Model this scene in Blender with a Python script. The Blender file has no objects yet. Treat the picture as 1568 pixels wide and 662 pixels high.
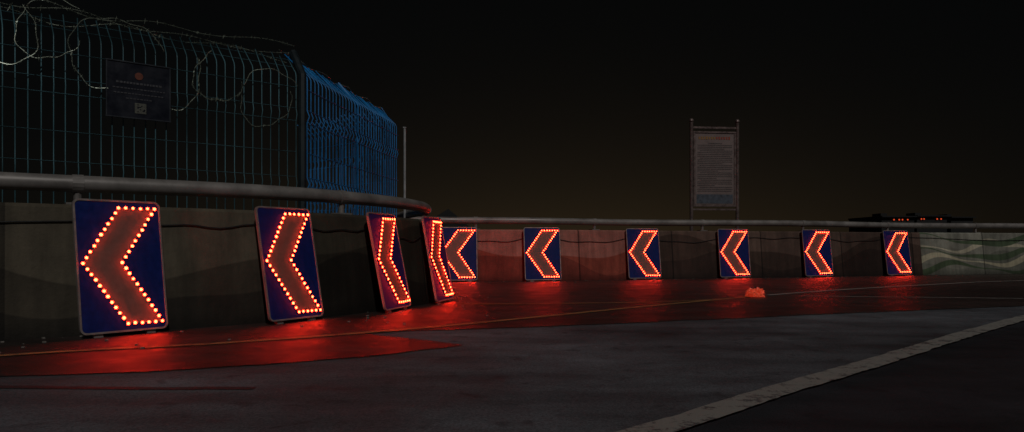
import bpy, math, random
from mathutils import Vector, Matrix, noise as mnoise
random.seed(7)
scene = bpy.context.scene
F=1050.0; HOR=377.0; CX=784.0; CAMH=0.54
def gp(px,py):
    d=F*CAMH/(py-HOR); return ((px-CX)/F*d, d)

# ------------------------------------------------------------ helpers
class MB:
    def __init__(s): s.v=[]; s.f=[]; s.m=[]; s.uv={}
    def quad(s,a,b,c,d,m=0):
        i=len(s.v); s.v+= [tuple(a),tuple(b),tuple(c),tuple(d)]; s.f.append((i,i+1,i+2,i+3)); s.m.append(m)
    def poly(s,pts,m=0):
        i=len(s.v); s.v+=[tuple(p) for p in pts]; s.f.append(tuple(range(i,i+len(pts)))); s.m.append(m)
    def box(s,c,sz,M=None,m=0):
        i=len(s.v); x,y,z=sz[0]/2,sz[1]/2,sz[2]/2
        for dx,dy,dz in [(-1,-1,-1),(1,-1,-1),(1,1,-1),(-1,1,-1),(-1,-1,1),(1,-1,1),(1,1,1),(-1,1,1)]:
            p=Vector((dx*x,dy*y,dz*z))
            if M is not None: p=M@p
            s.v.append(tuple(p+Vector(c)))
        for f in [(0,3,2,1),(4,5,6,7),(0,1,5,4),(1,2,6,5),(2,3,7,6),(3,0,4,7)]:
            s.f.append(tuple(i+k for k in f)); s.m.append(m)
    def tube(s,path,r,n=6,m=0,caps=True):
        P=[Vector(p) for p in path]; rings=[]
        prev=None
        for k,p in enumerate(P):
            if k==0: t=P[1]-P[0]
            elif k==len(P)-1: t=P[-1]-P[-2]
            else: t=(P[k+1]-P[k-1])
            t.normalize()
            if prev is None:
                ref=Vector((0,0,1)) if abs(t.z)<.9 else Vector((1,0,0))
                a=t.cross(ref).normalized()
            else:
                a=(prev-t*prev.dot(t)).normalized()
            prev=a; b=t.cross(a)
            rr=r[k] if isinstance(r,(list,tuple)) else r
            i=len(s.v)
            for q in range(n):
                an=2*math.pi*q/n
                s.v.append(tuple(p+a*math.cos(an)*rr+b*math.sin(an)*rr))
            rings.append(i)
        for k in range(len(rings)-1):
            for q in range(n):
                s.f.append((rings[k]+q,rings[k]+(q+1)%n,rings[k+1]+(q+1)%n,rings[k+1]+q)); s.m.append(m)
        if caps:
            s.f.append(tuple(rings[0]+q for q in reversed(range(n)))); s.m.append(m)
            s.f.append(tuple(rings[-1]+q for q in range(n))); s.m.append(m)
    def dome(s,c,r,axis,n=8,m=0,bulge=.8):
        ax=Vector(axis).normalized(); ref=Vector((0,0,1)) if abs(ax.z)<.9 else Vector((1,0,0))
        a=ax.cross(ref).normalized(); b=ax.cross(a); c=Vector(c); R=[]
        for lv in range(3):
            th=lv*math.pi/6; i=len(s.v); R.append(i)
            for q in range(n):
                an=2*math.pi*q/n
                s.v.append(tuple(c+(a*math.cos(an)+b*math.sin(an))*r*math.cos(th)+ax*r*bulge*math.sin(th)))
        i=len(s.v); s.v.append(tuple(c+ax*r*bulge))
        for lv in range(2):
            for q in range(n):
                s.f.append((R[lv]+q,R[lv]+(q+1)%n,R[lv+1]+(q+1)%n,R[lv+1]+q)); s.m.append(m)
        for q in range(n):
            s.f.append((R[2]+q,R[2]+(q+1)%n,i)); s.m.append(m)
    def obj(s,name,mats,parent=None,smooth=False,uvs=None):
        me=bpy.data.meshes.new(name); me.from_pydata(s.v,[],s.f); me.update()
        for mt in mats: me.materials.append(mt)
        for i,p in enumerate(me.polygons):
            p.material_index=s.m[i]; p.use_smooth=smooth
        if uvs:
            ul=me.uv_layers.new(name="UVMap")
            for l in me.loops: ul.data[l.index].uv=uvs[l.vertex_index]
        o=bpy.data.objects.new(name,me); scene.collection.objects.link(o)
        if parent: o.parent=parent
        return o
def empty(name,M=None):
    e=bpy.data.objects.new(name,None); scene.collection.objects.link(e); e.empty_display_size=.2
    if M is not None: e.matrix_world=M
    return e

class NT:
    def __init__(s,mat): s.n=mat.node_tree.nodes; s.l=mat.node_tree.links
    def new(s,t,**k):
        x=s.n.new(t)
        for a,b in k.items(): setattr(x,a,b)
        return x
    def put(s,sock,v):
        if isinstance(v,bpy.types.NodeSocket): s.l.new(v,sock)
        elif v is not None: sock.default_value=v
    def math(s,op,a,b=None,c=None,clamp=False):
        x=s.new('ShaderNodeMath',operation=op,use_clamp=clamp)
        s.put(x.inputs[0],a); s.put(x.inputs[1],b); s.put(x.inputs[2],c)
        return x.outputs[0]
    def mix(s,f,a,b,bt='MIX'):
        x=s.new('ShaderNodeMix',data_type='RGBA',blend_type=bt)
        s.put(x.inputs[0],f); s.put(x.inputs[6],a); s.put(x.inputs[7],b); return x.outputs[2]
    def noise(s,vec,scale,detail=4,rough=.6,dist=0):
        x=s.new('ShaderNodeTexNoise'); s.put(x.inputs['Vector'],vec)
        x.inputs['Scale'].default_value=scale; x.inputs['Detail'].default_value=detail
        x.inputs['Roughness'].default_value=rough; x.inputs['Distortion'].default_value=dist
        return x.outputs[0]
    def ramp(s,f,lo,hi,a=0,b=1):
        x=s.new('ShaderNodeMapRange'); s.put(x.inputs[0],f)
        x.inputs[1].default_value=lo; x.inputs[2].default_value=hi; x.inputs[3].default_value=a; x.inputs[4].default_value=b
        return x.outputs[0]
def rgba(c): return (c[0],c[1],c[2],1)
def base(name):
    m=bpy.data.materials.new(name); m.use_nodes=True; t=NT(m)
    return m,t,t.n['Principled BSDF']
def simple(name,col,rough=.5,metal=0,var=.35,scale=9,bump=0.0,spec=.5):
    m,t,b=base(name)
    co=t.new('ShaderNodeTexCoord').outputs['Object']
    n=t.noise(co,scale,5,.65)
    f=t.ramp(n,.3,.7,1-var,1+var*.6)
    cc=t.new('ShaderNodeVectorMath',operation='SCALE'); cc.inputs[0].default_value=col; t.l.new(f,cc.inputs[3])
    t.l.new(cc.outputs[0],b.inputs['Base Color'])
    t.put(b.inputs['Roughness'],t.ramp(n,.3,.7,max(.05,rough-.1),min(1,rough+.12)))
    b.inputs['Metallic'].default_value=metal; b.inputs['Specular IOR Level'].default_value=spec
    if bump:
        bp=t.new('ShaderNodeBump'); bp.inputs['Strength'].default_value=bump; bp.inputs['Distance'].default_value=.01
        t.l.new(t.noise(co,scale*6,4),bp.inputs['Height']); t.l.new(bp.outputs[0],b.inputs['Normal'])
    return m
def asphalt(name,col,rough,var,bumpd=.006,wornpaint=None,gspec=.5):
    m,t,b=base(name)
    g=t.new('ShaderNodeNewGeometry').outputs['Position']
    big=t.noise(g,.45,4,.55); mid=t.noise(g,3.2,5,.6); 
    mp=t.new('ShaderNodeMapping'); mp.inputs['Scale'].default_value=(.5,2.2,1); mp.inputs['Rotation'].default_value=(0,0,.35); t.l.new(g,mp.inputs[0])
    streak=t.noise(mp.outputs[0],1.6,5,.6)
    fine=t.noise(g,130,3,.7)
    f=t.math('MULTIPLY',t.ramp(big,.35,.65,1-var,1+var),t.ramp(mid,.3,.7,.78,1.22))
    f=t.math('MULTIPLY',f,t.ramp(fine,.3,.7,.5,1.5))
    f=t.math('MULTIPLY',f,t.ramp(streak,.3,.7,.65,1.35))
    st=t.noise(g,7.5,2,.5,.4); f=t.math('MULTIPLY',f,t.ramp(st,.60,.72,1,.62))
    cc=t.new('ShaderNodeVectorMath',operation='SCALE'); cc.inputs[0].default_value=col; t.l.new(f,cc.inputs[3])
    colr=cc.outputs[0]
    if wornpaint:
        w=t.math('ADD',t.math('MULTIPLY',t.noise(g,9,6,.7),.6),t.math('MULTIPLY',t.noise(g,60,4,.7),.4))
        k=t.ramp(w,wornpaint[1],wornpaint[1]+.06,0,1)
        colr=t.mix(k,rgba(wornpaint[0]),colr)
    t.l.new(colr,b.inputs['Base Color'])
    t.put(b.inputs['Roughness'],t.ramp(mid,.3,.7,rough-.12,min(1,rough+.12)))
    b.inputs['Specular IOR Level'].default_value=gspec
    bp=t.new('ShaderNodeBump'); bp.inputs['Strength'].default_value=.8; bp.inputs['Distance'].default_value=bumpd
    h=t.math('ADD',fine,t.math('MULTIPLY',mid,1.5)); t.l.new(h,bp.inputs['Height']); t.l.new(bp.outputs[0],b.inputs['Normal'])
    return m

M_ground=asphalt('asphalt_dark',(.019,.019,.023),.85,.25,.006,None,.3)
M_lane=asphalt('asphalt_worn',(.076,.087,.096),.88,.55,.006,None,.22)
M_should_shadow=asphalt('asphalt_damp_shadow',(.031,.022,.019),.5,.3,.004,None,.42)  # damp asphalt, darkened further to hold the barrier's cast shadow
M_white=asphalt('road_paint_white',(.07,.07,.07),.7,.2,.004,((.25,.25,.225),.52))
M_yel=asphalt('road_paint_yellow',(.03,.027,.02),.6,.2,.004,((.26,.16,.06),.52))
M_tar_shadow=asphalt('tar_and_shadow_strip',(.025,.025,.026),.7,.1,.004,None,.2)  # tar colour, also serves the painted rail shadow
M_rail=simple('rail_galvanised',(.25,.23,.215),.45,.2,.4,4)
M_alu=simple('frame_aluminium',(.36,.32,.30),.4,.5,.25,20)
M_blue=simple('sign_blue_film',(.0035,.018,.135),.5,0,.3,25,0,.2)
M_chev=simple('chevron_film',(.115,.095,.075),.6,0,.25,30)
M_black=simple('black_rubber',(.01,.01,.01),.6,0,.2,20)
M_fence_g=simple('fence_teal_light_tint',(.075,.185,.22),.5,.2,.7,1.6)  # cyan light falling on the wires is put into their colour
M_fence_b=simple('fence_blue_light_tint',(.012,.21,.55),.5,0,.5,3)  # blue light from out of view painted as wire colour
M_post=simple('fence_post_dark',(.02,.03,.035),.5,.3,.3,10)
M_postw=simple('post_white_paint',(.38,.38,.38),.5,0,.3,10)
M_wire=simple('razor_wire_galvanised',(.38,.43,.35),.35,.5,.4,30)
M_plate=simple('plate_navy',(.009,.011,.020),.35,0,.3,8)
M_platef=simple('plate_edge',(.035,.04,.05),.35,0,.3,8)
M_platetext=simple('plate_lettering',(.06,.06,.07),.5,0,.2,40)
M_emblem=simple('emblem_red',(.16,.04,.02),.5,0,.2,40)
M_qr=simple('qr_print',(.11,.11,.09),.6,0,.3,60)
M_paper=simple('notice_print',(.19,.145,.135),.5,0,.15,5)
M_ink=simple('notice_ink',(.055,.045,.045),.6,0,.3,60)
M_head=simple('notice_heading',(.30,.15,.03),.6,0,.3,40)
M_headr=simple('notice_heading_red',(.30,.05,.02),.6,0,.3,40)
M_pic=simple('notice_picture',(.07,.085,.11),.6,0,.6,14)
M_steel=simple('board_steel',(.28,.21,.195),.3,.6,.3,12)
M_bag=simple('bag_plastic_red_glow',(.85,.20,.10),.3,0,.6,22)
bb=M_bag.node_tree.nodes['Principled BSDF']
bb.inputs['Transmission Weight'].default_value=.25
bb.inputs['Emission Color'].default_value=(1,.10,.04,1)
bb.inputs['Emission Strength'].default_value=.14  # emission added so the bag looks lit in red; no lamp inside
M_bld=simple('distant_building_wall',(.008,.008,.008),.8,0,.4,.6)
M_hill=simple('hill_soil',(.008,.009,.008),.9,0,.4,.4)
def emis(name,col,s):
    m=bpy.data.materials.new(name); m.use_nodes=True; t=NT(m); t.n.clear()
    e=t.new('ShaderNodeEmission'); e.inputs[0].default_value=rgba(col); e.inputs[1].default_value=s
    o=t.new('ShaderNodeOutputMaterial'); t.l.new(e.outputs[0],o.inputs[0]); return m
M_led=emis('led_red',(1,.0200,.0062),70)
M_far=emis('distant_red_lamp',(1,.10,.03),.7)

def wallmat(name,top,mid,low,light=False):
    m,t,b=base(name)
    uv=t.new('ShaderNodeUVMap'); sp=t.new('ShaderNodeSeparateXYZ'); t.l.new(uv.outputs[0],sp.inputs[0])
    u,v=sp.outputs[0],sp.outputs[1]
    g=t.new('ShaderNodeNewGeometry').outputs['Position']
    def sine(fr,ph,am): return t.math('MULTIPLY',t.math('SINE',t.math('ADD',t.math('MULTIPLY',u,fr),ph)),am)
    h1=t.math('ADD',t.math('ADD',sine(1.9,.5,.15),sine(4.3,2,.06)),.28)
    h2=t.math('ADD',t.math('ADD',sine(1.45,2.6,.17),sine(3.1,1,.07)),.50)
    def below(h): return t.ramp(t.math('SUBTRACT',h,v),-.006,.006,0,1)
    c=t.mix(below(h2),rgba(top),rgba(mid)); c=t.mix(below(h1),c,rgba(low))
    if light:
        for k,(fr,ph,off,col) in enumerate([(2.6,0,.13,(.06,.085,.045)),(2.6,.9,.27,(.40,.36,.25)),(2.3,2.2,.40,(.065,.09,.05)),(2.9,3.1,.53,(.42,.38,.28)),(2.2,4.4,.66,(.07,.10,.055))]):
            hh=t.math('ADD',t.math('ADD',sine(fr,ph,.085),sine(fr*2.1,ph*2,.03)),off)
            d=t.math('ABSOLUTE',t.math('SUBTRACT',v,hh)); wd=t.math('ADD',sine(fr*.9,ph+1,.026),.036)
            k1=t.ramp(t.math('SUBTRACT',wd,d),-.004,.006,0,1)
            c=t.mix(k1,c,rgba(col))
    seg=t.new('ShaderNodeTexWhiteNoise',noise_dimensions='1D'); t.l.new(t.math('FLOOR',t.math('DIVIDE',u,1.64)),seg.inputs['W'])
    tone=t.ramp(seg.outputs[0],0,1,.65,1.5)
    fr=t.math('FRACT',t.math('DIVIDE',u,1.64)); seam=t.ramp(t.math('ABSOLUTE',t.math('SUBTRACT',fr,.5)),.491,.494,1,.35)
    grime=t.ramp(t.noise(g,2.3,6,.7),.3,.7,.6,1.25)
    mp=t.new('ShaderNodeMapping'); mp.inputs['Scale'].default_value=(7,7,.7); t.l.new(g,mp.inputs[0])
    drip=t.ramp(t.noise(mp.outputs[0],1.5,4,.6),.35,.7,1.15,.7)
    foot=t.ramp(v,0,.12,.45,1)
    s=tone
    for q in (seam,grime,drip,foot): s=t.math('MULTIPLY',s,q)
    cc=t.new('ShaderNodeVectorMath',operation='SCALE'); t.l.new(c,cc.inputs[0]); t.l.new(s,cc.inputs[3])
    t.l.new(cc.outputs[0],b.inputs['Base Color']); b.inputs['Roughness'].default_value=.75
    b.inputs['Specular IOR Level'].default_value=.25
    bp=t.new('ShaderNodeBump'); bp.inputs['Strength'].default_value=.5; bp.inputs['Distance'].default_value=.008
    t.l.new(t.noise(g,35,5,.7),bp.inputs['Height']); t.l.new(bp.outputs[0],b.inputs['Normal'])
    return m
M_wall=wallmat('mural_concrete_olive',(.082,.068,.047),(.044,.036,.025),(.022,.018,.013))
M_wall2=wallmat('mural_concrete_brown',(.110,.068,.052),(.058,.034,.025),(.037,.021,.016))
M_wall_glow=wallmat('mural_concrete_red_glow',(.36,.135,.105),(.27,.060,.038),(.18,.036,.024))  # red bounce light from the signs put into the mural colour
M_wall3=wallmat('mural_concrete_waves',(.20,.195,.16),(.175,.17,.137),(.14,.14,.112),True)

# ------------------------------------------------------------ chevron sign placement
PH=.80
signs=[]
def near(lpx,lh,rpx,W,lean):
    dl=F*PH/lh; xl=(lpx-CX)/F*dl; k=(rpx-CX)/F
    a=k*k+1; b=2*k*(k*dl-xl); c=(k*dl-xl)**2-W*W
    dz=(-b+math.sqrt(b*b-4*a*c))/(2*a); xr=k*(dl+dz)
    A=Vector((xl,dl,0)); B=Vector((xr,dl+dz,0)); T=(B-A).normalized(); back=Vector((-T.y,T.x,0))
    c0=(A+B)/2-back*lean/2
    signs.append((c0,T,W,lean))
near(116,213,250,.49,.13)
near(401,181,484,.48,.15)
near(575,155,616,.49,.16)
near(657,135,684,.51,.14)
hid=[(Vector((-.92,8.05,0)),Vector((-.28,.96,0)).normalized()),(Vector((-1.24,9.05,0)),Vector((-.3,.95,0)).normalized())]
for c,T in hid: signs.append((c,T,.54,.10))
farpts=[(702,82.5),(832,81.5),(988,77.5),(1126.5,74.5),(1255,72),(1378,68.5)]
fp=[]
for px,h in farpts:
    d=F*PH/h; fp.append(Vector(((px-CX)/F*d,d,0)))
for i,p in enumerate(fp):
    a=fp[max(0,i-1)]; b=fp[min(len(fp)-1,i+1)]
    T=(b-a).normalized(); T=(T*.6+Vector((.96,.26,0))*.4).normalized()
    signs.append((p,T,.57,.09+.01*(i%3)))

# ------------------------------------------------------------ wall path
def wallpt(s,off=.07):
    c,T,W,l=s; return c+Vector((-T.y,T.x,0))*(off+max(0,l-.09)*.75)
ctrl=[Vector((-6.8,.9,0)),Vector((-4.7,2.42,0)),Vector((-3.3,3.52,0))]
ctrl+=[wallpt(s) for s in signs[:4]]
ctrl+=[Vector((-.72,7.25,0))]
ctrl+=[wallpt(s) for s in signs[4:6]]
ctrl+=[Vector((-1.62,9.62,0)),Vector((-1.50,9.98,0))]
ctrl+=[wallpt(s) for s in signs[6:]]
ctrl+=[Vector((9.3,13.0,0)),Vector((13,13.9,0)),Vector((20,15.2,0))]
w0=wallpt(signs[0],.10); ctrl[3]=w0
def catmull(P,n=10):
    out=[]
    Q=[P[0]*2-P[1]]+P+[P[-1]*2-P[-2]]
    for i in range(1,len(Q)-2):
        p0,p1,p2,p3=Q[i-1],Q[i],Q[i+1],Q[i+2]
        m=max(3,int((p2-p1).length*n/1.0)) 
        m=min(m,14)
        for k in range(m):
            t=k/m
            out.append(.5*((2*p1)+(p2-p0)*t+(2*p0-5*p1+4*p2-p3)*t*t+(3*p1-p0-3*p2+p3)*t**3))
    out.append(Q[-2]); return out
path=catmull(ctrl)
def offs(P,d,z):
    out=[]
    for i,p in enumerate(P):
        t=(P[min(i+1,len(P)-1)]-P[max(i-1,0)]).normalized()
        q=p+Vector((-t.y,t.x,0))*d; out.append(Vector((q.x,q.y,z)))
    return out
WH=.79
prof=[(-.0,0.0,0.0),(.075,WH-.02,WH-.02),(.095,WH,WH),(.275,WH,WH+.18),(.295,WH-.02,WH+.2),(.36,0,1.8)]
mb=MB(); uvs=[]; rows=[]
ss=[0]
for i in range(1,len(path)): ss.append(ss[-1]+(path[i]-path[i-1]).length)
lines=[offs(path,o,z) for o,z,_ in prof]
for i in range(len(path)):
    for k in range(len(prof)):
        mb.v.append(tuple(lines[k][i])); uvs.append((ss[i],prof[k][2]))
n=len(prof)
for i in range(len(path)-1):
    x=path[i].x; y=path[i].y
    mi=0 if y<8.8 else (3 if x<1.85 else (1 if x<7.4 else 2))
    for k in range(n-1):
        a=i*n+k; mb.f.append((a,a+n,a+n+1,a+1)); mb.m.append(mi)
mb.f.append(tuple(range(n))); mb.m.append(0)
mb.obj('concrete_barrier_wall',[M_wall,M_wall2,M_wall3,M_wall_glow],uvs=uvs)

# rail
rail=empty('guard_rail')
mb=MB(); rp=offs(path,.19,.925)
for i,p in enumerate(rp): p.z+=.006*math.sin(ss[i]*1.1)
mb.tube(rp,.052,16); mb.obj('pipe',[M_rail],rail,True)
mb=MB(); last=-.6
for i in range(len(path)-1):
    if ss[i]-last>1.9:
        last=ss[i]; p=rp[i]; t=(rp[i+1]-rp[i]).normalized(); t.z=0; t.normalize(); R=Matrix(((t.x,-t.y,0),(t.y,t.x,0),(0,0,1)))
        mb.tube([(p.x,p.y,WH),(p.x,p.y,.9)],.022,8); mb.box((p.x,p.y,WH+.008),(.13,.12,.012),R)
        mb.tube([p-t*.03,p+t*.03],.057,16)
mb.obj('brackets',[M_rail],rail)

# ------------------------------------------------------------ build chevron signs
poly=[(.50,.06),(.93,.06),(.50,.48),(.93,.94),(.52,.94),(.07,.48)]
def build_sign(c,T,W,lean):
    th=math.asin(lean/PH); back=Vector((-T.y,T.x,0)); up=(Vector((0,0,1))*math.cos(th)+back*math.sin(th)); bk=up.cross(T)*-1
    if bk.dot(back)<0: bk=-bk
    M=Matrix(((T.x,bk.x,up.x,c.x),(T.y,bk.y,up.y,c.y),(0,bk.z,up.z,.028),(0,0,0,1)))
    e=empty('chevron_sign',M)
    def rr(w,h,r,y,n=5,z0=0):
        pts=[]
        for cx,cz,a0 in [(w/2-r,h-r,0),(-w/2+r,h-r,90),(-w/2+r,r,180),(w/2-r,r,270)]:
            for k in range(n+1):
                a=math.radians(a0+90*k/n); pts.append((cx+r*math.cos(a),y,z0+cz+r*math.sin(a)))
        return pts
    mb=MB(); A=rr(W-.02,PH-.02,.03,-.004,5,.01); B=rr(W-.02,PH-.02,.03,.006,5,.01)
    mb.v=A+B; N=len(A)
    mb.f=[tuple(reversed(range(N))),tuple(range(N,2*N))]; mb.m=[0,1]
    for k in range(N): mb.f.append((k,(k+1)%N,N+(k+1)%N,N+k)); mb.m.append(1)
    mb.obj('board',[M_blue,M_alu],e)
    mb=MB(); r1=rr(W,PH,.035,-.009); r2=rr(W-.022,PH-.022,.025,-.009,5,.011); r3=rr(W-.022,PH-.022,.025,-.003,5,.011); r4=rr(W,PH,.035,.009)
    mb.v=r1+r2+r3+r4
    for k in range(N):
        q=(k+1)%N
        for a,b in [(0,N),(N,2*N),(3*N,0)]:
            mb.f.append((a+k,a+q,b+q,b+k)); mb.m.append(0)
    mb.obj('frame',[M_alu],e)
    P=[Vector(((u-.5)*W,-.0065,(1-v)*PH)) for u,v in poly]
    mb=MB()
    mb.quad(P[0],P[5],P[2],P[1]); mb.quad(P[5],P[4],P[3],P[2])
    mb.obj('chevron_band',[M_chev],e)
    mb=MB(); mh=MB()
    for k in range(6):
        a,b=P[k],P[(k+1)%6]; L=(b-a).length; m=max(1,round(L/.0385))
        for j in range(m):
            q=a.lerp(b,j/m)
            mb.dome((q.x+random.uniform(-.0016,.0016),-.0135,q.z+random.uniform(-.0016,.0016)),.0094*random.uniform(.9,1.08),(0,-1,0),8)
            mh.tube([(q.x,-.007,q.z),(q.x,-.0130,q.z)],.0105,8)
    mb.obj('led_lamps',[M_led],e,True); mh.obj('led_bezels',[M_black],e)
    mb=MB()
    for sx in (-1,1):
        mb.box((sx*W*.3,.018,PH*.5),(.035,.018,PH*.86)); mb.box((sx*W*.3,.02,-.012),(.05,.03,.026))
    mb.box((0,.024,PH*.35),(.18,.03,.14))
    mb.obj('rear_bracket',[M_alu],e)
    mb=MB()
    for sx in (-1,1):
        for z in (.12,.68): mb.dome((sx*(W/2-.0065),-.0092,z),.005,(0,-1,0),6)
    mb.obj('bolts',[M_alu],e)
for s in signs: build_sign(*s)

cab=empty('power_cable')
def nearest(p):
    return min(range(len(path)),key=lambda i:(path[i]-p).length)
idx=[0]+[nearest(wallpt(s)) for s in signs]+[len(path)-4]
for a,b in zip(idx[:-1],idx[1:]):
    if b-a<2: continue
    pts=[]; sag=random.uniform(.04,.12); z0=.71
    for k in range(15):
        t=k/14; f=a+(b-a)*t; i=int(f); j=min(i+1,len(path)-1); p=path[i].lerp(path[j],f-i)
        tt=(path[j]-path[max(i-1,0)]).normalized(); bk=Vector((-tt.y,tt.x,0))
        z=z0-4*sag*t*(1-t)+.01*math.sin(t*17+a)
        q=p+bk*(.075*z/WH-.010); pts.append((q.x,q.y,z))
    mb=MB(); mb.tube(pts,.0045,6); mb.obj('cable',[M_black],cab,True)

# ------------------------------------------------------------ ground, road sheets, markings
mb=MB(); S=600
mb.quad((-S,-S,0),(S,-S,0),(S,S,0),(-S,S,0)); mb.obj('ground',[M_ground])
whitec=[(-.9,.9),(-.2,1.45),(.478,2.04),(1.0,2.54),(1.71,3.18),(2.7,4.10),(3.78,5.06),(5.0,6.1),(7.5,7.9),(11,9.9),(18,12.6)]
wc=catmull([Vector((x,y,0)) for x,y in whitec],8)
from mathutils.geometry import tessellate_polygon
def sheet(name,pts,z,mat):
    P=[Vector((p[0],p[1],z)) for p in pts]; tri=tessellate_polygon([P]); m=MB(); m.v=[tuple(p) for p in P]
    for t in tri:
        a,b,c=[P[i] for i in t]
        if (b-a).cross(c-a).z<0: t=(t[0],t[2],t[1])
        m.f.append(tuple(t)); m.m.append(0)
    return m.obj(name,[mat])
wallL=offs(path,.05,.004)
lane=[(p.x,p.y) for p in wallL]+[(20,13)]+[(p.x,p.y) for p in reversed(wc)]+[(-3,-2),(-9,-2)]
sheet('road',lane,.004,M_lane)
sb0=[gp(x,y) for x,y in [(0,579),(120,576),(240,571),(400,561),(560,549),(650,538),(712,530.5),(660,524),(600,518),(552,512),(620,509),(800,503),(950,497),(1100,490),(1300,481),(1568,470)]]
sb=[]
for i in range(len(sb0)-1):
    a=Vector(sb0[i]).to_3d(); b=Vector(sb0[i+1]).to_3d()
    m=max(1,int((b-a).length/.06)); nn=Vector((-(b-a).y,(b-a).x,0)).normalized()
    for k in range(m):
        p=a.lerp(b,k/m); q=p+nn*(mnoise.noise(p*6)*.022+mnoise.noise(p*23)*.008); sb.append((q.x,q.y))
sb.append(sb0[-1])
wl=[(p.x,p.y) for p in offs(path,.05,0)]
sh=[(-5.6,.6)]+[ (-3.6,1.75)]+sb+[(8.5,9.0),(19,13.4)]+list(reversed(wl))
sheet('shoulder_shadow',sh,.008,M_should_shadow)  # outer edge follows the cast shadow; its shade is in the sheet colour
def ribbon(name,pts,w,z,mat,n=8,jit=0):
    c=catmull([Vector((x,y,0)) for x,y in pts],n)
    c2=[]
    for i in range(len(c)-1):
        m2=max(1,int((c[i+1]-c[i]).length/.035))
        for k in range(m2): c2.append(c[i].lerp(c[i+1],k/m2))
    c2.append(c[-1]); c=c2; m=MB()
    a=offs(c,w/2,z); b=offs(c,-w/2,z)
    for i in range(len(c)):
        ja=1+jit*1.6*mnoise.noise(c[i]*5)+jit*random.uniform(-.5,.5); jb=1+jit*1.6*mnoise.noise(c[i]*5+Vector((9,9,9)))+jit*random.uniform(-.5,.5)
        m.v.append(tuple(c[i]+(a[i]-c[i])*ja)); m.v.append(tuple(c[i]+(b[i]-c[i])*jb))
    m.v=[(x,y,z) for x,y,_ in m.v]
    for i in range(len(c)-1): m.f.append((2*i+1,2*i+3,2*i+2,2*i)); m.m.append(0)
    return m.obj(name,[mat])
ribbon('lane_marking',whitec,.112,.012,M_white,10,.12)
ribbon('edge_line_marking',[(-4.6,1.9)]+[gp(x,y) for x,y in [(0,548),(300,531),(500,517),(700,500),(900,480),(1000,470),(1170,454)]],.065,.012,M_yel,8,.15)
ribbon('edge_line_marking',[gp(x,y) for x,y in [(1176,453.5),(1300,444.5),(1430,437),(1568,431)]]+[(14,12.6)],.08,.012,M_white,8,.15)
ribbon('edge_line_marking',[gp(x,y) for x,y in [(700,468),(850,467),(1000,464.5),(1090,461)]],.05,.0125,M_yel,8,.2)
ribbon('edge_line_marking',[gp(x,y) for x,y in [(1225,455),(1400,457),(1568,459)]],.05,.012,M_white,8,.2)
ribbon('tar_and_shadow_strip',[(-3.6,2.66)]+[gp(x,y) for x,y in [(0,595),(180,597),(390,597)]],.045,.0065,M_tar_shadow,8,.3)  # cast shadow of the rail laid down as a thin dark strip
ribbon('tar_and_shadow_strip',[(2.2,1.6),(3.2,2.6),(4.6,3.6),(7,5)],.03,.0045,M_tar_shadow,8,.3)

# ------------------------------------------------------------ fence
KZ=1.93; TZ=2.12
def fence(name,A,B,mat,sp=.085,wr=.0042,hz=(.1,.45,.55,1.0,1.1,1.3,1.55,1.65,1.82)):
    e=empty(name)
    A=Vector(A); B=Vector(B); D=(B-A); Ln=D.length; D.normalize(); bk=Vector((-D.y,D.x,0))
    mb=MB(); n=int(Ln/sp)
    def pr(z):
        f=0
        for zc in (.5,1.05,1.6):
            if abs(z-zc)<.05: f=.02*(1-abs(z-zc)/.05)
        return -f
    for i in range(n+1):
        p=A+D*(i*sp+random.uniform(-.004,.004)); j=random.uniform(-.016,.016)
        pts=[(p.x,p.y,.05)]
        for zc in (.5,1.05,1.6):
            for dz in (-.05,0,.05):
                q=p+bk*pr(zc+dz); pts.append((q.x,q.y,zc+dz))
        pts.append((p.x,p.y,KZ-.02)); q=p+bk*.012; pts.append((q.x,q.y,KZ+.01))
        q=p+bk*.2+D*j; pts.append((q.x,q.y,TZ+random.uniform(-.01,.012)))
        mb.tube(pts,wr,5)
    mb.obj('vertical_wires',[mat],e,True)
    mb=MB()
    for z in hz:
        a=A+bk*(pr(z)-.006); b=B+bk*(pr(z)-.006); mb.tube([(a.x,a.y,z),(b.x,b.y,z)],wr*.45,4)
    for q in (.35,.75):
        a=A+bk*.2*q; b=B+bk*.2*q; z=KZ+(TZ-KZ)*q; mb.tube([(a.x,a.y,z),(b.x,b.y,z)],wr*.45,4)
    mb.obj('horizontal_wires',[mat],e)
    return e,D,bk
def fpost(par,p,bk,mat,r=.03):
    mb=MB(); mb.tube([(p[0],p[1],0),(p[0],p[1],KZ),(p[0]+bk.x*.2,p[1]+bk.y*.2,TZ+.03)],r,8); mb.box((p[0],p[1],.01),(.14,.14,.02)); mb.obj('post',[mat],par)
C0=(-1.70,5.56,0); d1=Vector((-3.24,4.34,0))-Vector(C0); d1.normalize()
A1=Vector(C0)+d1*4.2
e1,D1,b1=fence('mesh_fence',A1,Vector(C0)+d1*.05,M_fence_g,.068,.0038)
fpost(e1,(C0[0],C0[1]),b1,M_post,.034)
fpost(e1,tuple((Vector(C0)+d1*2.45)[:2]),b1,M_fence_g,.012)
E2=(-1.32,7.95,0)
HB=(.1,.3,.45,.55,.75,1.0,1.1,1.3,1.55,1.65,1.82)
e2,D2,b2=fence('mesh_fence',Vector(C0)+Vector((.02,.06,0)),E2,M_fence_b,.074,.0054,HB)
fpost(e2,(-1.52,6.75),b2,M_fence_b,.012)
e3,D3,b3=fence('mesh_fence',Vector(E2)+Vector((-.05,.04,0)),(-2.7,9.1,0),M_fence_b,.085,.0045)
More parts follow.
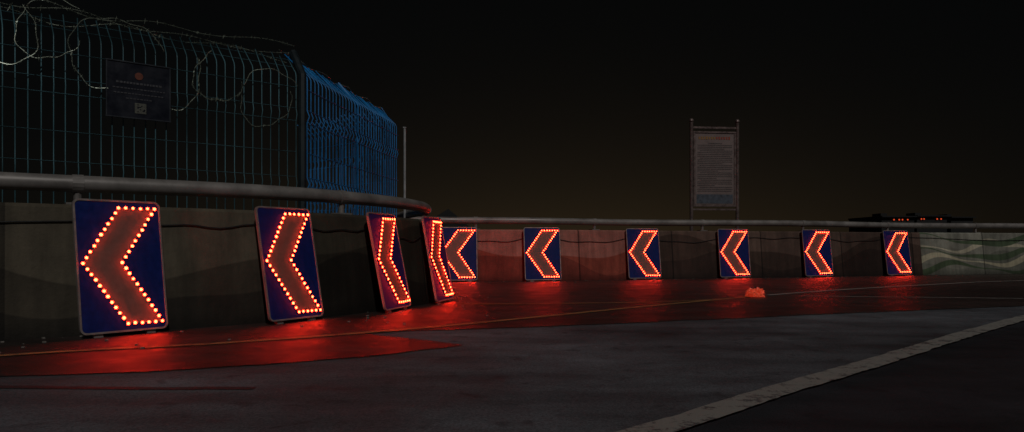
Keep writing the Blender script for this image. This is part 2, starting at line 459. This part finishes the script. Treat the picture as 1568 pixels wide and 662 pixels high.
mb=MB(); mb.tube([(-1.255,8.02,0),(-1.255,8.02,1.92)],.014,10); mb.box((-1.255,8.02,1.925),(.035,.035,.012)); mb.box((-1.255,8.02,.01),(.12,.12,.02)); mb.obj('marker_post',[M_postw])

# razor wire
mb=MB()
P0=Vector(C0)
def barbs(pts,sc=1,rep=1):
    for i in range(len(pts)-1):
        for _ in range(rep):
            p=pts[i].lerp(pts[i+1],random.random()); d=Vector((random.gauss(0,1),random.gauss(0,1),random.gauss(0,1))).normalized()*random.uniform(.010,.022)*sc
            n2=d.cross(Vector((.3,.2,1))).normalized()*.0035
            mb.poly([p-d,p+n2,p+d,p-n2])
front=b1*-1
loops=[(.30,1.69,.215,.6,6.0),(1.02,1.80,.27,3.3,3.4),(1.35,1.86,.24,0.2,4.6),(2.0,1.93,.26,2.7,4.2),(2.55,1.97,.22,2.0,3.8),(3.0,1.95,.28,3.5,3.0),(.65,1.82,.20,2.2,3.9),(1.7,1.95,.20,1.0,5.0)]
for s0,z,R,a0,sw in loops:
    pts=[]; N=44
    for i in range(N+1):
        t=i/N; a=a0+sw*t; rr=R*(1+.07*math.sin(a*3+s0*5)+.03*math.sin(a*9))
        p=P0+d1*(s0+.10*(t-.5)-rr*math.cos(a))+front*(.06+.05*math.sin(a+s0))
        pts.append(Vector((p.x,p.y,z+rr*math.sin(a))))
    mb.tube(pts,.0022,5); barbs(pts,1,2)
for zo,ph,am in ((.02,0,.02),(.07,2,.025),(-.03,4,.03)):
    pts=[]
    for i in range(140):
        t=i/139; p=(P0+d1*(3.9*(1-t)))+b1*(.2+.03*math.sin(t*40+ph)); pts.append(Vector((p.x,p.y,TZ+zo+am*math.sin(t*33+ph)-.02*math.sin(t*9+ph))))
    mb.tube(pts,.0020,4); barbs(pts,1.2,2)
pts=[]
for i in range(60):
    t=i/59; p=Vector(C0).lerp(Vector(E2),t)+b2*(.2+.02*math.sin(t*30)); pts.append(Vector((p.x,p.y,TZ+.02+.01*math.sin(t*25))))
mb.tube(pts,.0025,4); barbs(pts)
mb.obj('razor_wire',[M_wire])

# plate on fence
pl=empty('warning_sign')
D=-d1; bkf=Vector((-D.y,D.x,0))
best=min((abs((lambda p:CX+F*p.x/p.y)(P0+d1*(s*.01)-bkf*.04)-213),s*.01) for s in range(0,400))[1]
pc=P0+d1*best-bkf*.045
zc=CAMH+(HOR-140)/F*pc.y; hh=86/F*pc.y
Mx=Matrix(((D.x,bkf.x,0,pc.x),(D.y,bkf.y,0,pc.y),(0,0,1,zc),(0,0,0,1))); pl.matrix_world=Mx
ww=.40
mb=MB(); mb.box((0,0,0),(ww,.012,hh)); 
mb.obj('plate',[M_plate],pl)
mb=MB()
for z in (-1,1): mb.box((0,-.008,z*(hh/2-.004)),(ww+.006,.008,.008))
for x in (-1,1): mb.box((x*(ww/2-.003),-.008,0),(.008,.0078,hh-.018))
mb.obj('frame',[M_platef],pl)
mb=MB(); mb.tube([(0,-.0065,hh*.26),(0,-.009,hh*.26)],.026,16); mb.obj('emblem',[M_emblem],pl)
mb=MB()
for r,(z,w) in enumerate([(.05,.28),(.01,.32),(-.025,.31),(-.06,.16)]):
    x=-w/2
    while x<w/2:
        c=random.uniform(.01,.018); mb.box((x+c/2,-.0075,z*hh/.4),(c,.002,.014 if r==0 else .008)); x+=c+.006
mb.obj('lettering',[M_platetext],pl)
mb=MB()
for i in range(9):
    for j in range(9):
        if random.random()<.62 or i in(0,8) or j in (0,8): mb.box((.01+(i-4)*.008,-.0075,-hh*.31+(j-4)*.008),(.0075,.002,.0075))
mb.obj('qr_code',[M_qr],pl)

# ------------------------------------------------------------ notice board
d=12.75; nb=empty('notice_board')
def X(px): return (px-CX)/F*d
def Z(py): return CAMH+(HOR-py)/F*d
ang=math.radians(6); cx=X(1094)
nb.matrix_world=Matrix.Translation((cx,d,0))@Matrix.Rotation(ang,4,'Z')
hw=(X(1130.5)-X(1057.5))/2
mb=MB()
for s in (-1,1):
    mb.tube([(s*hw,0,0),(s*hw,0,Z(188))],.032,12); mb.dome((s*hw,0,Z(186)),.045,(0,0,1),12,0,1.1); mb.dome((s*hw,0,Z(186)),.045,(0,0,-1),12,0,.6)
    mb.box((s*hw,0,.01),(.16,.16,.02))
mb.obj('posts',[M_steel],nb)
mb=MB()
zt,zb=Z(196),Z(315)
mb.box((0,0,zt),(2*hw-.06,.03,.035)); mb.box((0,0,Z(203)),(2*hw-.06,.05,.03)); mb.box((0,0,zb),(2*hw-.06,.05,.04)); mb.box((0,0,Z(321)),(2*hw-.06,.03,.03))
for s in (-1,1): mb.box((s*(hw-.052),0,(Z(203)+zb)/2),(.035,.045,Z(203)-zb-.045))
mb.obj('frame',[M_steel],nb)
pw=2*(hw-.07); pt=Z(204.5); pb=Z(313.2)
mb=MB(); mb.box((0,.0,(pt+pb)/2),(pw-.004,.02,pt-pb-.004)); mb.obj('panel',[M_paper],nb)
mb=MB(); mb.box((0,-.012,pb+.1),(pw-.05,.003,.17)); mb.obj('picture',[M_pic],nb)
mh=MB(); x=-pw*.42; k=0
while x<pw*.40:
    mh.box((x+.018,-.013,pt-.09),(.03,.003,.05+random.uniform(-.008,.008)),None,1 if k>6 else 0); x+=.048; k+=1
mh.obj('heading',[M_head,M_headr],nb)
mt=MB(); z=pt-.19; row=0
while z>pb+.23:
    x=-pw*.44 if row%4 else -pw*.38; end=pw*.44 if row%4!=3 else random.uniform(-.1,pw*.4)
    if row==0: x,end=-.12,.14
    while x<end:
        c=random.uniform(.008,.018); mt.box((x+c/2,-.0125,z),(c,.002,.015)); x+=c+.007
    z-=.034; row+=1
mt.obj('lettering',[M_ink],nb)

# ------------------------------------------------------------ crumpled bag
bx,by=gp(1157,456.5)
import bmesh
bm=bmesh.new(); bmesh.ops.create_icosphere(bm,subdivisions=4,radius=1)
for v in bm.verts:
    p=v.co.copy(); nn=mnoise.noise(p*2.1+Vector((3,1,7)))*.4+abs(mnoise.noise(p*5))*.6+mnoise.noise(p*11)*.25
    p*= (1+nn-.2); v.co=Vector((p.x*.088,p.y*.07,max(-.035,p.z*.056)))
me=bpy.data.meshes.new('plastic_bag'); bm.to_mesh(me); bm.free(); me.materials.append(M_bag)
o=bpy.data.objects.new('plastic_bag',me); o.location=(bx,by,.046); scene.collection.objects.link(o)
mb=MB()
for i in range(260):
    t=random.random(); j=random.randrange(20,len(path)-30); p=path[j]; tt=(path[j+1]-path[j]).normalized()
    q=p-Vector((-tt.y,tt.x,0))*abs(random.gauss(.02,.35)); s=random.uniform(.003,.012)
    R=Matrix.Rotation(random.random()*3,3,'Z'); mb.box((q.x,q.y,.009+s*.3),(s*1.6,s,s*.6),R)
mb.obj('road_grit',[simple('grit_stone',(.2,.18,.16),.8,0,.4,50)])

# ------------------------------------------------------------ distance
def far_b(px0,px1,py,dd,lights):
    e=empty('distant_building'); x0=(px0-CX)/F*dd; x1=(px1-CX)/F*dd; z=CAMH+(HOR-py)/F*dd
    mb=MB(); mb.box(((x0+x1)/2,dd+3,z/2),(x1-x0,6,z)); mb.box(((x0+x1)/2,dd+2.85,z+.06),(x1-x0+.2,6.3,.12)); mb.box((x0+(x1-x0)*.3,dd+2,z+.27),((x1-x0)*.2,1.5,.3)); mb.obj('walls',[M_bld],e)
    mb=MB()
    for i in range(4):
        mb.box((x0+(x1-x0)*(.15+.23*i),dd-.02,z*.45),((x1-x0)*.12,.03,z*.2))
    mb.obj('windows',[M_black],e)
    mb=MB()
    for lx in lights: mb.dome(((lx-CX)/F*dd,dd-.1,z-.22),.07,(0,-1,0),8)
    if lights: mb.obj('roof_lamps',[M_far],e)
far_b(1350,1400,333,62,[1368,1376,1381,1389])
far_b(1404,1450,332,64,[1410,1414,1434,1440])
far_b(1456,1490,334,66,[])
bm=MB(); N=60; hz=[]
for i in range(N+1):
    x=-60+i*2.0; h=4.2*math.exp(-((x+8.2)/3.0)**2)+.6*math.exp(-((x-20)/18)**2)+.15*mnoise.noise(Vector((x*.6,0,0)))+1.0
    hz.append((x,h))
for j,(dy,k) in enumerate([(78,0),(82,.75),(86,1),(95,.7),(105,0)]):
    for x,h in hz: bm.v.append((x,dy,max(-.2,h*k*(1+.08*mnoise.noise(Vector((x,dy,0)))))-.1*(k==0)))
for j in range(4):
    for i in range(N):
        a=j*(N+1)+i; bm.f.append((a,a+1,a+N+2,a+N+1)); bm.m.append(0)
bm.obj('hill',[M_hill],smooth=True)

# ------------------------------------------------------------ light
sl=bpy.data.lights.new('moon_sun','SUN'); sl.energy=.72; sl.angle=math.radians(.5); sl.color=(1,.975,.94)
so=bpy.data.objects.new('moon_sun',sl); scene.collection.objects.link(so)
el=math.radians(42); tv=Vector((-.36,.93,0)).normalized()*math.cos(el)+Vector((0,0,-math.sin(el)))
so.rotation_euler=tv.to_track_quat('-Z','Y').to_euler()

w=bpy.data.worlds.new('World'); scene.world=w; w.use_nodes=True
nt=w.node_tree; nt.nodes.clear(); t=NT(w)
tc=t.new('ShaderNodeTexCoord'); sky=t.new('ShaderNodeTexSky'); sky.sky_type='NISHITA'; sky.sun_disc=False
sky.sun_elevation=el; sky.sun_rotation=math.atan2(-tv.x,-tv.y)
sep=t.new('ShaderNodeSeparateXYZ'); t.l.new(tc.outputs['Generated'],sep.inputs[0])
z=t.math('MAXIMUM',sep.outputs[2],0)
g=t.math('POWER',2.718,t.math('MULTIPLY',z,-9.0))
az=t.math('ADD',t.math('MULTIPLY',sep.outputs[0],.10),t.math('MULTIPLY',sep.outputs[1],.995))
az=t.math('POWER',t.math('MAXIMUM',az,0),10)
g=t.math('MULTIPLY',g,t.math('ADD',t.math('MULTIPLY',az,.92),.08))
glow=t.new('ShaderNodeVectorMath',operation='SCALE'); glow.inputs[0].default_value=(.0195,.0120,.0050); t.l.new(g,glow.inputs[3])
b1_=t.new('ShaderNodeBackground'); t.l.new(glow.outputs[0],b1_.inputs[0]); b1_.inputs[1].default_value=1
b2_=t.new('ShaderNodeBackground'); t.l.new(sky.outputs[0],b2_.inputs[0]); b2_.inputs[1].default_value=.0001
b3_=t.new('ShaderNodeBackground'); b3_.inputs[0].default_value=(.0013,.0015,.0015,1); b3_.inputs[1].default_value=1
ad=t.new('ShaderNodeAddShader'); ad2=t.new('ShaderNodeAddShader'); ou=t.new('ShaderNodeOutputWorld')
t.l.new(b1_.outputs[0],ad.inputs[0]); t.l.new(b2_.outputs[0],ad.inputs[1]); t.l.new(ad.outputs[0],ad2.inputs[0]); t.l.new(b3_.outputs[0],ad2.inputs[1]); t.l.new(ad2.outputs[0],ou.inputs[0])

# ------------------------------------------------------------ camera
cd=bpy.data.cameras.new('camera'); co=bpy.data.objects.new('camera',cd); scene.collection.objects.link(co)
cd.sensor_width=36; cd.lens=36*F/1568; cd.shift_y=(HOR-331)/1568; cd.clip_end=2000; cd.clip_start=.05
co.location=(0,0,CAMH); co.rotation_euler=(math.radians(90),0,0); scene.camera=co
scene.view_settings.view_transform='Standard'; scene.view_settings.look='None'; scene.view_settings.exposure=0
